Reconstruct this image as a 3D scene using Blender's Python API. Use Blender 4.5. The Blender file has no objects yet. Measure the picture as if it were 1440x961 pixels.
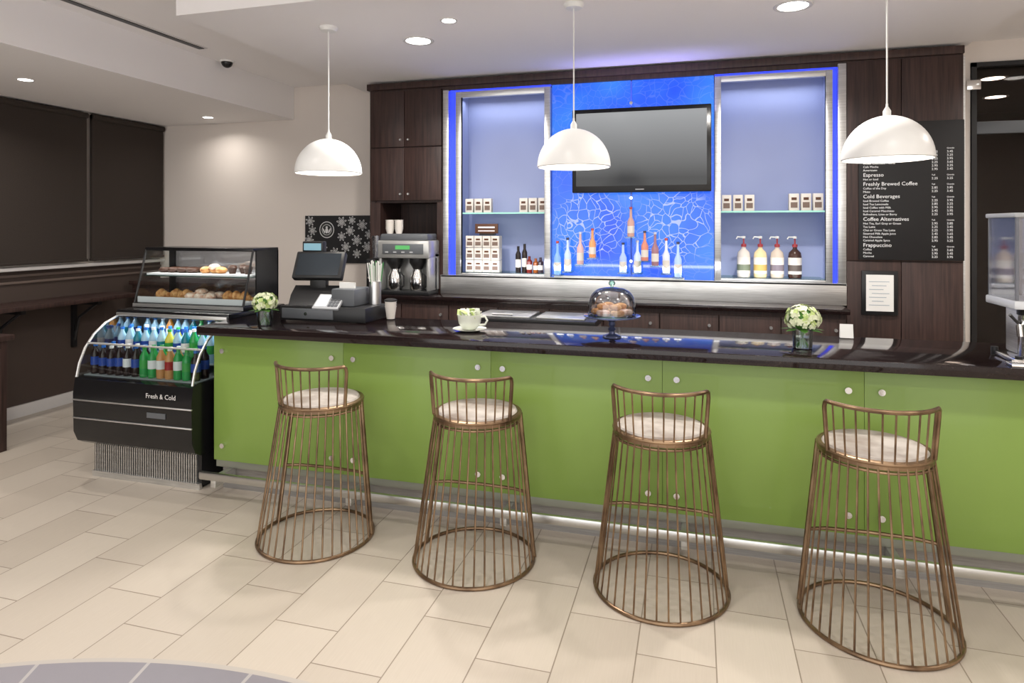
import bpy, math, random
from mathutils import Vector, Matrix
random.seed(7)
sc=bpy.context.scene
try:
    sc.view_settings.view_transform='Standard'
    sc.view_settings.look='None'
    sc.view_settings.exposure=0.2
except Exception as e: print(e)
pi=math.pi
# ---------------------------------------------------------------- materials
def srgb(r,g,b):
    f=lambda v:(v/255/12.92) if v/255<=0.04045 else ((v/255+0.055)/1.055)**2.4
    return (f(r),f(g),f(b))
def M(name,col,rough=0.5,metal=0.0,emit=None,es=0.0,trans=0.0,alpha=1.0,coat=0.0,ior=1.45,spec=0.5):
    m=bpy.data.materials.new(name); m.use_nodes=True
    b=m.node_tree.nodes['Principled BSDF']
    b.inputs['Base Color'].default_value=(*col,1); b.inputs['Roughness'].default_value=rough
    b.inputs['Metallic'].default_value=metal; b.inputs['IOR'].default_value=ior
    b.inputs['Specular IOR Level'].default_value=spec
    if emit: b.inputs['Emission Color'].default_value=(*emit,1); b.inputs['Emission Strength'].default_value=es
    b.inputs['Transmission Weight'].default_value=trans; b.inputs['Alpha'].default_value=alpha
    b.inputs['Coat Weight'].default_value=coat
    return m
def N(m,t,**k):
    n=m.node_tree.nodes.new(t)
    for a,v in k.items():
        if a in n.inputs.keys(): n.inputs[a].default_value=v
        else: setattr(n,a,v)
    return n
def LK(m,a,b): m.node_tree.links.new(a,b)
def bsdf(m): return m.node_tree.nodes['Principled BSDF']
def noisy(m,c1,c2,scale=(1,1,1),nscale=5,detail=4,lo=0.3,hi=0.7,bump=0.0,inp='Base Color'):
    tc=N(m,'ShaderNodeTexCoord'); mp=N(m,'ShaderNodeMapping'); mp.inputs['Scale'].default_value=scale
    no=N(m,'ShaderNodeTexNoise'); no.inputs['Scale'].default_value=nscale; no.inputs['Detail'].default_value=detail
    cr=N(m,'ShaderNodeValToRGB'); cr.color_ramp.elements[0].position=lo; cr.color_ramp.elements[1].position=hi
    cr.color_ramp.elements[0].color=(*c1,1); cr.color_ramp.elements[1].color=(*c2,1)
    LK(m,tc.outputs['Object'],mp.inputs[0]); LK(m,mp.outputs[0],no.inputs['Vector']); LK(m,no.outputs[0],cr.inputs[0])
    LK(m,cr.outputs[0],bsdf(m).inputs[inp])
    if bump:
        bp=N(m,'ShaderNodeBump'); bp.inputs['Strength'].default_value=bump; bp.inputs['Distance'].default_value=0.002
        LK(m,no.outputs[0],bp.inputs['Height']); LK(m,bp.outputs[0],bsdf(m).inputs['Normal'])
    return m
wood=noisy(M('dark_wood',(.04,.02,.015),.48),srgb(40,27,24),srgb(72,51,46),(14,14,.7),4,6,.3,.75,.15)
steel=noisy(M('brushed_steel',(.6,.6,.6),.36,.88),(.56,.56,.55),(.76,.76,.75),(1,1,30),6,3,.3,.7)
kick=noisy(M('kick_plate_steel',(.4,.4,.4),.5,.7),(.30,.29,.28),(.40,.39,.38),(1,1,30),6,3,.3,.7)
chrome=M('chrome',(.8,.8,.8),.14,1.0)
railm=M('rail_steel',(.62,.62,.61),.32,1.0)
bronze=noisy(M('antique_bronze',(.2,.12,.07),.36,0.85),srgb(98,77,60),srgb(156,130,102),(1,1,1),9,3)
blackp=M('black_plastic',(.012,.012,.013),.35)
blackg=M('black_gloss',(.008,.008,.009),.2)
granite=noisy(M('black_granite',(.01,.01,.012),.09),(.012,.007,.007),(.020,.012,.012),(1,1,1),120,3,.4,.8)
whitep=M('white_paint',(.82,.82,.80),.4)
domem=M('dome_white',(.88,.88,.86),.32)
ceilm=M('ceiling_paint',srgb(244,241,240),.9)
beige=M('beige_wall_paint',srgb(222,213,205),.85)
green=M('green_backpainted_glass',srgb(126,153,74),.36,coat=.12,spec=.4)
greenb=M('green_backing',srgb(112,138,62),.5)
def glassm(name,col=(1,1,1),a=.15,rough=.03,k=.8):
    m=bpy.data.materials.new(name); m.use_nodes=True; nt=m.node_tree
    for n in list(nt.nodes): nt.nodes.remove(n)
    o=nt.nodes.new('ShaderNodeOutputMaterial'); mx=nt.nodes.new('ShaderNodeMixShader'); t=nt.nodes.new('ShaderNodeBsdfTransparent'); g=nt.nodes.new('ShaderNodeBsdfGlossy')
    fr=nt.nodes.new('ShaderNodeFresnel'); fr.inputs[0].default_value=1.45
    mt=nt.nodes.new('ShaderNodeMath'); mt.operation='MULTIPLY_ADD'; mt.inputs[1].default_value=k; mt.inputs[2].default_value=a*.3
    t.inputs[0].default_value=(*col,1); g.inputs['Roughness'].default_value=rough
    nt.links.new(fr.outputs[0],mt.inputs[0]); nt.links.new(mt.outputs[0],mx.inputs[0]); nt.links.new(t.outputs[0],mx.inputs[1]); nt.links.new(g.outputs[0],mx.inputs[2]); nt.links.new(mx.outputs[0],o.inputs[0])
    return m
glass=glassm('clear_glass',(.93,.97,.96))
glassg=glassm('shelf_glass',(.62,.85,.78),.3)
acryl=glassm('acrylic',(.86,.88,.93),.35)
shade=noisy(M('roller_shade_fabric',srgb(62,52,46),.9),srgb(48,40,36),srgb(59,51,45),(1,1,1),160,2)
darkwall=M('brown_wainscot',srgb(72,60,54),.7)
trimw=M('trim_white',srgb(215,212,210),.5)
blackmat=M('menu_black',srgb(22,20,21),.6)
textm=M('menu_text',(.75,.75,.75),.6,emit=(1,1,1),es=.12)
boxm=M('carton_white',srgb(222,216,208),.6)
boxl=M('carton_label',srgb(120,100,90),.6)
brownm=M('brown_card',srgb(90,56,36),.6)
lampE=M('downlight_lens',(1,1,1),.5,emit=(1,.97,.92),es=14)
ledE=M('blue_led_strip',(.02,.05,.8),.5,emit=srgb(46,62,240),es=1.15)
greym=M('grey_plastic',srgb(90,93,97),.4)
midgrey=M('light_grey_plastic',srgb(166,168,171),.4)
silverp=M('silver_plastic',srgb(186,186,184),.3,.6)
frost=noisy(M('frosted_panel',srgb(150,162,196),.5,emit=srgb(120,136,200),es=.13),srgb(142,151,184),srgb(156,165,196),(1,1,1),1.2,2)
leaf=M('leaf',srgb(70,120,40),.6)
petal=M('petal_green_white',srgb(224,230,196),.7)
petal2=M('petal_lime',srgb(186,206,128),.7)
pastry=noisy(M('pastry',srgb(190,130,70),.6),srgb(160,96,44),srgb(222,176,116),(1,1,1),30,3)
choco=M('choco',srgb(60,34,22),.5)
iced=noisy(M('iced_pastry',srgb(220,200,180),.5),srgb(196,140,110),srgb(240,228,214),(1,1,1),40,3)
tray=M('tray_white',srgb(228,230,235),.35)
seatm=noisy(M('woven_seat',(.4,.4,.4),.75),srgb(140,128,118),srgb(190,183,176),(1,1,1),7,4,.3,.65,.05)
# ------------------------------------------------------------- floor material
floorm=M('floor_tile',(.6,.6,.6),.3)
def floor_nodes(m):
    b=bsdf(m)
    def math_(op,a,b_=None,c_=None):
        n=N(m,'ShaderNodeMath'); n.operation=op
        for i,v in enumerate((a,b_,c_)):
            if v is None: continue
            if isinstance(v,(int,float)): n.inputs[i].default_value=v
            else: LK(m,v,n.inputs[i])
        return n.outputs[0]
    tc=N(m,'ShaderNodeTexCoord'); sp=N(m,'ShaderNodeSeparateXYZ'); LK(m,tc.outputs['Object'],sp.inputs[0])
    X,Y=sp.outputs[0],sp.outputs[1]
    W,L=.3125,.62
    xs=math_('DIVIDE',math_('ADD',X,.863+10*W),W); row=math_('FLOOR',xs); fx=math_('FRACT',xs)
    ys=math_('ADD',math_('DIVIDE',math_('ADD',Y,20.25),L),math_('MULTIPLY',row,1/3)); col=math_('FLOOR',ys); fy=math_('FRACT',ys)
    dx=math_('MULTIPLY',math_('MINIMUM',fx,math_('SUBTRACT',1,fx)),W)
    dy=math_('MULTIPLY',math_('MINIMUM',fy,math_('SUBTRACT',1,fy)),L)
    d=math_('MINIMUM',dx,dy); grout=math_('LESS_THAN',d,.0026)
    cx=N(m,'ShaderNodeCombineXYZ'); LK(m,row,cx.inputs[0]); LK(m,col,cx.inputs[1])
    wn=N(m,'ShaderNodeTexWhiteNoise'); LK(m,cx.outputs[0],wn.inputs[0])
    mp=N(m,'ShaderNodeMapping'); mp.inputs['Scale'].default_value=(60,2.5,1); LK(m,tc.outputs['Object'],mp.inputs[0])
    no=N(m,'ShaderNodeTexNoise'); no.inputs['Scale'].default_value=3; no.inputs['Detail'].default_value=3; LK(m,mp.outputs[0],no.inputs['Vector'])
    v=math_('ADD',math_('MULTIPLY',wn.outputs[0],.45),math_('MULTIPLY',no.outputs[0],.35))
    cr=N(m,'ShaderNodeValToRGB'); e=cr.color_ramp.elements; e[0].position=.05;e[1].position=.85
    e[0].color=(*srgb(178,167,154),1); e[1].color=(*srgb(198,188,175),1); LK(m,v,cr.inputs[0])
    mx=N(m,'ShaderNodeMix'); mx.data_type='RGBA'; LK(m,grout,mx.inputs[0]); LK(m,cr.outputs[0],mx.inputs[6]); mx.inputs[7].default_value=(*srgb(136,123,110),1)
    rx=math_('ADD',X,1.56); ry=math_('ADD',Y,.43)
    r=math_('SQRT',math_('ADD',math_('MULTIPLY',rx,rx),math_('MULTIPLY',ry,ry)))
    ins=math_('LESS_THAN',r,2.60); band=math_('LESS_THAN',math_('ABSOLUTE',math_('SUBTRACT',r,2.60)),.012)
    ang=math_('ARCTAN2',ry,rx)
    vr=N(m,'ShaderNodeCombineXYZ'); LK(m,ang,vr.inputs[0]); LK(m,r,vr.inputs[1])
    vo=N(m,'ShaderNodeTexBrick'); vo.inputs['Scale'].default_value=1.0; vo.inputs['Brick Width'].default_value=.17; vo.inputs['Row Height'].default_value=.3; vo.inputs['Mortar Size'].default_value=.003
    vo.inputs['Color1'].default_value=(*srgb(122,119,126),1); vo.inputs['Color2'].default_value=(*srgb(138,134,140),1); vo.inputs['Mortar'].default_value=(*srgb(168,163,162),1)
    LK(m,vr.outputs[0],vo.inputs['Vector'])
    mx2=N(m,'ShaderNodeMix'); mx2.data_type='RGBA'; LK(m,ins,mx2.inputs[0]); LK(m,mx.outputs[2],mx2.inputs[6]); LK(m,vo.outputs[0],mx2.inputs[7])
    mx3=N(m,'ShaderNodeMix'); mx3.data_type='RGBA'; LK(m,band,mx3.inputs[0]); LK(m,mx2.outputs[2],mx3.inputs[6]); mx3.inputs[7].default_value=(*srgb(176,169,162),1)
    LK(m,mx3.outputs[2],b.inputs['Base Color'])
    bp=N(m,'ShaderNodeBump'); bp.inputs['Strength'].default_value=.3; bp.inputs['Distance'].default_value=.002; bp.invert=True
    LK(m,grout,bp.inputs['Height']); LK(m,bp.outputs[0],b.inputs['Normal'])
    b.inputs['Roughness'].default_value=.36
floor_nodes(floorm)
bluep=M('blue_art_glass',srgb(20,60,200),.15)
def blue_nodes(m):
    b=bsdf(m)
    tc=N(m,'ShaderNodeTexCoord')
    no=N(m,'ShaderNodeTexNoise'); no.inputs['Scale'].default_value=3.0; no.inputs['Detail'].default_value=2; LK(m,tc.outputs['Object'],no.inputs['Vector'])
    add=N(m,'ShaderNodeVectorMath'); add.operation='MULTIPLY_ADD'; LK(m,no.outputs['Color'],add.inputs[0]); add.inputs[1].default_value=(.3,.3,.3); LK(m,tc.outputs['Object'],add.inputs[2])
    vo=N(m,'ShaderNodeTexVoronoi'); vo.feature='DISTANCE_TO_EDGE'; vo.inputs['Scale'].default_value=14; LK(m,add.outputs[0],vo.inputs['Vector'])
    lt=N(m,'ShaderNodeMath'); lt.operation='LESS_THAN'; lt.inputs[1].default_value=.032; LK(m,vo.outputs[0],lt.inputs[0])
    sp=N(m,'ShaderNodeSeparateXYZ'); LK(m,tc.outputs['Object'],sp.inputs[0])
    ax=N(m,'ShaderNodeMath'); ax.operation='ADD'; ax.inputs[1].default_value=.54; LK(m,sp.outputs[0],ax.inputs[0])
    ab=N(m,'ShaderNodeMath'); ab.operation='ABSOLUTE'; LK(m,ax.outputs[0],ab.inputs[0])
    cb=N(m,'ShaderNodeCombineXYZ'); LK(m,ab.outputs[0],cb.inputs[0]); LK(m,sp.outputs[2],cb.inputs[1])
    ds=N(m,'ShaderNodeVectorMath'); ds.operation='DISTANCE'; LK(m,cb.outputs[0],ds.inputs[0]); ds.inputs[1].default_value=(.36,1.76,0)
    rg=N(m,'ShaderNodeValToRGB'); rg.color_ramp.elements[0].position=.24; rg.color_ramp.elements[0].color=(1,1,1,1); rg.color_ramp.elements[1].position=.34; rg.color_ramp.elements[1].color=(.12,.12,.12,1); LK(m,ds.outputs['Value'],rg.inputs[0])
    g=N(m,'ShaderNodeMath'); g.operation='MULTIPLY'; LK(m,lt.outputs[0],g.inputs[0]); LK(m,rg.outputs[0],g.inputs[1])
    g2=N(m,'ShaderNodeMath'); g2.operation='MULTIPLY'; g2.inputs[1].default_value=.8; LK(m,g.outputs[0],g2.inputs[0])
    cr=N(m,'ShaderNodeValToRGB'); cr.color_ramp.elements[0].color=(*srgb(26,80,228),1); cr.color_ramp.elements[1].color=(*srgb(56,132,242),1); cr.color_ramp.elements[0].position=.35; cr.color_ramp.elements[1].position=.65
    n2=N(m,'ShaderNodeTexNoise'); n2.inputs['Scale'].default_value=1.6; LK(m,tc.outputs['Object'],n2.inputs['Vector']); LK(m,n2.outputs[0],cr.inputs[0])
    mx=N(m,'ShaderNodeMix'); mx.data_type='RGBA'; LK(m,g2.outputs[0],mx.inputs[0]); LK(m,cr.outputs[0],mx.inputs[6]); mx.inputs[7].default_value=(*srgb(190,200,245),1)
    LK(m,mx.outputs[2],b.inputs['Emission Color']); b.inputs['Emission Strength'].default_value=.95
    b.inputs['Base Color'].default_value=(.01,.02,.1,1)
blue_nodes(bluep)
tvm=M('tv_screen_painted_glare',(.01,.01,.01),.15)
def tv_glare_nodes(m):
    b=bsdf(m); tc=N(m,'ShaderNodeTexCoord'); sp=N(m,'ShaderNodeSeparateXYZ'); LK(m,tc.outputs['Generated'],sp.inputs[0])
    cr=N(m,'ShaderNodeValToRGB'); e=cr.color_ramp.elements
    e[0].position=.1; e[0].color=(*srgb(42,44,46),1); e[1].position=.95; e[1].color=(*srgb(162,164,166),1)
    LK(m,sp.outputs[2],cr.inputs[0]); LK(m,cr.outputs[0],b.inputs['Emission Color']); b.inputs['Emission Strength'].default_value=.85  # glare on the dark screen painted as emission, brighter towards the top
tv_glare_nodes(tvm)
# ---------------------------------------------------------------- mesh builder
class MB:
    def __init__(s,name): s.n=name; s.v=[]; s.f=[]; s.mi=[]; s.mats=[]; s.T=Matrix()
    def m(s,mat):
        if mat not in s.mats: s.mats.append(mat)
        return s.mats.index(mat)
    def add(s,vs,fs,mat):
        o=len(s.v); s.v+=[tuple(s.T@Vector(v)) for v in vs]; i=s.m(mat)
        for f in fs: s.f.append([o+k for k in f]); s.mi.append(i)
        return s
    def box(s,x0,x1,y0,y1,z0,z1,mat,b=0):
        b=min(b,(x1-x0)/2.01,(y1-y0)/2.01,(z1-z0)/2.01)
        if b<=0:
            vs=[(x,y,z) for z in(z0,z1) for y in(y0,y1) for x in(x0,x1)]
            return s.add(vs,[(0,2,3,1),(4,5,7,6),(0,1,5,4),(2,6,7,3),(0,4,6,2),(1,3,7,5)],mat)
        import bmesh
        bm=bmesh.new(); bmesh.ops.create_cube(bm,size=1)
        for v in bm.verts: v.co=Vector(((x0+x1)/2+v.co.x*(x1-x0),(y0+y1)/2+v.co.y*(y1-y0),(z0+z1)/2+v.co.z*(z1-z0)))
        bmesh.ops.bevel(bm,geom=bm.edges[:],offset=b,segments=2,profile=.5,affect='EDGES')
        bm.verts.index_update(); s.add([v.co[:] for v in bm.verts],[[v.index for v in f.verts] for f in bm.faces],mat); bm.free(); return s
    def lathe(s,prof,cx,cy,mat,seg=32,z=0):
        vs=[];fs=[];n=len(prof)
        for i in range(seg):
            a=2*pi*i/seg
            for r,h in prof: vs.append((cx+r*math.cos(a),cy+r*math.sin(a),z+h))
        for i in range(seg):
            j=(i+1)%seg
            for k in range(n-1): fs.append((i*n+k,j*n+k,j*n+k+1,i*n+k+1))
        return s.add(vs,fs,mat)
    def cyl(s,cx,cy,z0,z1,r,mat,seg=24,r2=None):
        r2=r if r2 is None else r2
        return s.lathe([(0,z0),(r,z0),(r2,z1),(0,z1)],cx,cy,mat,seg)
    def tube(s,pts,r,mat,seg=8,closed=False,cap=True):
        P=[Vector(p) for p in pts]; n=len(P); vs=[];fs=[]; up=None
        for i in range(n):
            if closed: t=(P[(i+1)%n]-P[i-1])
            else: t=(P[min(i+1,n-1)]-P[max(i-1,0)])
            t.normalize()
            if up is None:
                up=Vector((0,0,1)) if abs(t.z)<.9 else Vector((1,0,0))
            a=t.cross(up)
            if a.length<1e-4: a=t.orthogonal()
            a.normalize(); up=a.cross(t).normalized()
            for k in range(seg):
                w=2*pi*k/seg; vs.append(tuple(P[i]+a*math.cos(w)*r+up*math.sin(w)*r))
        for i in range(n if closed else n-1):
            j=(i+1)%n
            for k in range(seg):
                l=(k+1)%seg; fs.append((i*seg+k,i*seg+l,j*seg+l,j*seg+k))
        if cap and not closed: fs.append(tuple(range(seg))[::-1]); fs.append(tuple((n-1)*seg+k for k in range(seg)))
        return s.add(vs,fs,mat)
    def ell(s,c,r,mat,seg=20,rings=10,R=None):
        vs=[];fs=[]; R=R or Matrix()
        for i in range(rings+1):
            p=pi*i/rings
            for k in range(seg):
                a=2*pi*k/seg; v=R@Vector((r[0]*math.sin(p)*math.cos(a),r[1]*math.sin(p)*math.sin(a),r[2]*math.cos(p)))
                vs.append((c[0]+v.x,c[1]+v.y,c[2]+v.z))
        for i in range(rings):
            for k in range(seg):
                l=(k+1)%seg; fs.append((i*seg+k,(i+1)*seg+k,(i+1)*seg+l,i*seg+l))
        return s.add(vs,fs,mat)
    def torus(s,c,R,r,mat,seg=24,rs=8):
        pts=[(c[0]+R*math.cos(2*pi*i/seg),c[1]+R*math.sin(2*pi*i/seg),c[2]) for i in range(seg)]
        return s.tube(pts,r,mat,rs,closed=True)
    def prism(s,prof,x0,x1,mat):
        n=len(prof); vs=[(x0,y,z) for y,z in prof]+[(x1,y,z) for y,z in prof]
        fs=[tuple(range(n)),tuple(range(2*n-1,n-1,-1))]+[(i,i+n,(i+1)%n+n,(i+1)%n) for i in range(n)]
        return s.add(vs,fs,mat)
    def strip(s,path,x0,x1,mat):
        n=len(path); vs=[(x0,y,z) for y,z in path]+[(x1,y,z) for y,z in path]
        return s.add(vs,[(i,i+1,i+1+n,i+n) for i in range(n-1)],mat)
    def text(s,txt,loc,size,mat,rot=(pi/2,0,0),align='LEFT'):
        cu=bpy.data.curves.new('t','FONT'); cu.body=txt; cu.size=size; cu.align_x=align; cu.resolution_u=2; cu.extrude=.0004
        ob=bpy.data.objects.new('t',cu); bpy.context.collection.objects.link(ob)
        dg=bpy.context.evaluated_depsgraph_get(); me=ob.evaluated_get(dg).to_mesh()
        mt=Matrix.Translation(loc)@ (Matrix.Rotation(rot[2],4,'Z')@Matrix.Rotation(rot[1],4,'Y')@Matrix.Rotation(rot[0],4,'X'))
        s.add([tuple(mt@v.co) for v in me.vertices],[list(p.vertices) for p in me.polygons],mat)
        ob.evaluated_get(dg).to_mesh_clear(); bpy.data.objects.remove(ob); return s
    def build(s,sharp=35,fix=True,parent=None):
        me=bpy.data.meshes.new(s.n); me.from_pydata(s.v,[],s.f); 
        for m_ in s.mats: me.materials.append(m_)
        me.polygons.foreach_set('material_index',s.mi); me.validate(); me.update()
        if fix:
            import bmesh
            bm=bmesh.new(); bm.from_mesh(me); bmesh.ops.remove_doubles(bm,verts=bm.verts,dist=1e-5); bmesh.ops.recalc_face_normals(bm,faces=bm.faces); bm.to_mesh(me); bm.free()
        for p in me.polygons: p.use_smooth=True
        me.set_sharp_from_angle(angle=math.radians(sharp))
        o=bpy.data.objects.new(s.n,me); bpy.context.collection.objects.link(o)
        if parent: o.parent=parent
        return o
# ---------------------------------------------------------------- room
b=MB('floor'); b.box(-6.1,4.2,-3.5,9.2,-.1,0,floorm); b.build()
b=MB('wall_back'); b.box(-6.1,2.14,6.1,6.25,0,3.3,beige); b.build()
b=MB('wall_back_header'); b.box(2.14,4.2,6.1,6.25,3.08,3.3,beige); b.build()
b=MB('wall_back_right'); b.box(3.7,4.2,6.1,6.25,0,3.08,beige); b.build()
b=MB('wall_left'); b.box(-6.12,-5.97,-3.5,6.1,1.34,3.3,beige); b.box(-6.12,-5.97,-3.5,6.1,0,1.34,darkwall); b.build()
b=MB('wall_right'); b.box(4.2,4.35,-3.5,9.2,0,3.3,beige); b.build()
b=MB('ceiling')
b.box(-6.12,-4.19,-3.5,6.1,2.90,3.34,ceilm)
b.box(-4.19,4.2,-3.5,6.1,3.25,3.34,ceilm)
b.box(-3.26,1.97,3.46,6.1,3.12,3.25,ceilm)
b.build()
hallw=M('hall_wall',srgb(58,44,38),.7); hallc=M('hall_ceiling',srgb(84,74,66),.8)
b=MB('wall_hall'); b.box(1.9,4.2,9.0,9.2,0,3.1,hallw); b.box(1.9,2.0,6.25,9.0,0,3.1,hallw); b.build()
b=MB('ceiling_hall'); b.box(1.9,4.2,6.25,9.2,3.1,3.3,hallc); b.build()
b=MB('baseboard_left'); b.box(-5.97,-5.95,-3.5,6.1,0,.11,trimw); b.build()
b=MB('trim_sill'); b.box(-5.97,-5.90,-3.5,6.1,1.34,1.375,trimw,.006); b.build()
b=MB('trim_wainscot')
wc=M('wainscot_cap',srgb(110,96,88),.6)
for z in (1.22,1.28): b.box(-5.97,-5.955,-3.5,6.1,z,z+.025,wc,.004)
b.build()
b=MB('ceiling_air_slot'); b.box(-4.05,-3.96,-2,4.55,3.243,3.2505,trimw); b.box(-4.03,-3.98,-1.98,4.53,3.238,3.2495,blackp); b.build()
b=MB('security_camera'); b.ell((-4.10,4.95,3.235),(.05,.05,.05),blackg); b.cyl(-4.10,4.95,3.235,3.25,.06,whitep); b.build()
b=MB('roller_shade'); b.box(-5.93,-5.90,-3,5.10,1.42,2.88,shade); b.box(-5.94,-5.88,-3,5.10,1.395,1.42,shade,.005); b.tube([(-5.90,-3,2.86),(-5.90,5.10,2.86)],.03,shade,16); b.build()
b=MB('roller_shade'); b.box(-5.93,-5.90,5.16,6.07,1.42,2.88,shade); b.box(-5.94,-5.88,5.16,6.07,1.395,1.42,shade,.005); b.tube([(-5.90,5.16,2.86),(-5.90,6.07,2.86)],.03,shade,16); b.build()
b=MB('ledge_counter'); b.box(-5.965,-5.55,-2,5.40,1.02,1.06,wood,.004)
for y in (3.4,4.25,5.0):
    b.box(-5.965,-5.93,y-.02,y+.02,.55,1.02,blackp); b.box(-5.93,-5.62,y-.02,y+.02,.98,1.02,blackp)
    b.tube([(-5.94,y,.62),(-5.88,y,.85),(-5.66,y,.99)],.014,blackp)
b.build()
b=MB('side_cabinet'); b.box(-5.85,-4.6,5.6,6.08,0,1.12,wood); b.box(-5.87,-4.57,5.57,6.09,1.12,1.16,wood,.004)
for x in (-5.83,-5.22): b.box(x,x+.60,5.585,5.6,.1,1.08,wood,.004); b.tube([(x+.55,5.57,.8),(x+.55,5.57,.95)],.006,steel)
b.build()
b=MB('console_cabinet'); b.box(-5.52,-5.17,3.05,3.78,0,.86,wood); b.box(-5.54,-5.14,3.02,3.82,.86,.90,wood,.004); b.box(-5.17,-5.155,3.1,3.73,.08,.8,wood,.004); b.build()
# ---------------------------------------------------------------- downlights
def downlight(x,y,z,r=.085,power=32,col=(1,.95,.89),name='recessed_downlight'):
    b=MB(name); b.lathe([(r*1.0,.0),(r*1.0,-.004),(r*1.25,-.006),(r*1.3,0)],x,y,trimw,28,z); b.lathe([(0,-.0015),(r,-.0015)],x,y,lampE,28,z); o=b.build()
    l=bpy.data.lights.new('lamp','AREA'); l.shape='DISK'; l.size=r*2; l.energy=power; l.color=col; l.spread=math.radians(150)
    lo=bpy.data.objects.new('lamp',l); lo.location=(x,y,z-.012); bpy.context.collection.objects.link(lo); lo.parent=o
    return o
for x,y in ((-1.98,4.42),(.575,4.36)): downlight(x,y,3.12,.09,32)
downlight(-1.59,4.04,3.12,.045,8)
downlight(-5.07,3.85,2.90,.05,12); downlight(-4.97,5.71,2.90,.05,3.5)
for x,y in ((-5.07,2.0),(-5.07,.2)): downlight(x,y,2.90,.05,12)
for x in (-3.0,-1.0,1.0,3.0):
    for y in (-1.6,.4,2.2): downlight(x,y,3.25,.09,11)
downlight(3.1,4.6,3.25,.09,24)
for x,y in ((2.6,6.9),(3.0,7.9),(2.5,8.4)): downlight(x,y,3.1,.09,1.2,name='hall_downlight')
w=bpy.data.worlds.new('World'); sc.world=w; w.use_nodes=True; w.node_tree.nodes['Background'].inputs[0].default_value=(1,.98,.96,1); w.node_tree.nodes['Background'].inputs[1].default_value=2.05
# ---------------------------------------------------------------- bar
b=MB('bar_counter')
b.box(-3.05,2.75,3.66,4.14,.0,1.04,M('bar_carcass',(.03,.03,.03),.6))
b.box(-3.05,2.75,3.645,3.66,.0,.17,kick)
b.box(-3.08,2.75,3.615,3.66,.150,.198,M('pale_base_trim',srgb(150,152,140),.4,.3),.003)
b.box(-3.12,2.8,3.48,4.20,1.043,1.10,granite,.006)
seams=[-3.085,-2.12,-1.155,-.18,.805,1.78,2.75]
for i in range(6):
    b.box(seams[i]+.001,seams[i+1]-.001,3.60,3.612,.20,1.04,green,.0006)
    for sx in (seams[i]+.075,seams[i+1]-.075):
        for z in (.30,.925):
            b.tube([(sx,3.66,z),(sx,3.592,z)],.010,chrome,12); b.tube([(sx,3.600,z),(sx,3.582,z)],.0165,chrome,16)
b.box(-3.05,2.75,3.6125,3.66,.2,1.04,greenb)
bar=b.build()
b=MB('foot_rail'); b.box(-3.07,2.75,3.44,3.47,.125,.178,railm,.012)
for x in seams[:-1]: b.box(x+.10,x+.14,3.45,3.645,.08,.15,steel,.005)
b.build(parent=bar)
# ---------------------------------------------------------------- back bar
F0=5.6
b=MB('back_bar_cabinet')
b.box(-3.01,-2.95,F0,6.09,0,3.04,wood)
b.box(-3.03,1.92,F0-.03,6.09,3.04,3.10,wood,.004)
b.box(-2.95,-2.25,F0+.01,6.09,1.97,3.04,wood)
for x0,x1 in ((-2.99,-2.645),(-2.64,-2.27)):
    for z0,z1 in ((1.99,2.485),(2.495,3.02)):
        b.box(x0,x1,F0-.02,F0+.01,z0,z1,wood,.003)
for x in (-2.68,-2.60):
    for z in (2.05,2.56): b.tube([(x,F0-.02,z),(x,F0-.04,z)],.009,steel,10)
b.box(-2.95,-2.90,F0,6.09,1.10,1.97,wood); b.box(-2.32,-2.26,F0,6.09,1.10,1.97,wood); b.box(-2.95,-2.26,6.05,6.09,1.10,1.97,wood)
b.box(-2.25,1.12,F0+.35,6.09,1.1,3.04,wood)
b.box(-2.25,1.12,F0,F0+.36,3.0,3.04,wood)
b.box(1.12,1.92,F0,6.09,.0,3.04,wood)
for x0,x1 in ((1.125,1.50),(1.505,1.915)):
    b.box(x0,x1,F0-.018,F0,1.48,3.03,wood,.003); b.box(x0,x1,F0-.018,F0,.10,1.475,wood,.003)
b.box(-3.0,1.07,5.34,6.09,.08,1.09,wood)
n=9
for i in range(n):
    x0=-3.0+i*4.07/n; b.box(x0+.004,x0+4.07/n-.004,5.32,5.34,.14,1.05,wood,.003); b.tube([(x0+.38,5.30,.97),(x0+.38,5.32,.97)],.012,steel)
b.box(-3.0,1.09,5.29,6.09,1.09,1.13,granite,.004)
b.box(1.92,1.95,F0+.05,6.09,0,3.04,steel)
bb=b.build()
b=MB('steel_backsplash'); b.box(-2.27,1.12,F0-.04,F0-.02,1.13,1.30,steel,.003); b.box(-2.27,1.12,F0-.04,F0+.35,1.285,1.30,steel); b.build(parent=bb)
b=MB('display_shelf_unit')
def frame(x0,x1,z0,z1,w,y0,y1,mat):
    b.box(x0,x0+w,y0,y1,z0,z1,mat,.003); b.box(x1-w,x1,y0,y1,z0,z1,mat,.003); b.box(x0+w,x1-w,y0,y1,z1-w,z1,mat,.003); b.box(x0+w,x1-w,y0,y1,z0,z0+.02,mat,.003)
b.box(-2.25,-2.195,F0-.03,F0+.3,1.30,3.0,steel,.003); b.box(1.06,1.12,F0-.03,F0+.3,1.30,3.02,steel,.003)
b.box(-2.195,-2.13,F0+.02,F0+.04,1.30,2.99,ledE); b.box(1.025,1.06,F0+.02,F0+.04,1.30,3.0,ledE)
frame(-2.13,-1.24,1.30,2.98,.055,F0-.02,F0+.02,steel); frame(.14,1.025,1.30,2.98,.05,F0-.02,F0+.02,steel)
b.box(-2.13,-1.24,F0+.30,F0+.32,1.30,2.99,frost); b.box(.14,1.025,F0+.30,F0+.32,1.30,2.99,frost)
for x in (-2.13,-1.255,.145,1.01): b.box(x,x+.012,F0+.02,F0+.30,1.30,2.98,frost)
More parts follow.
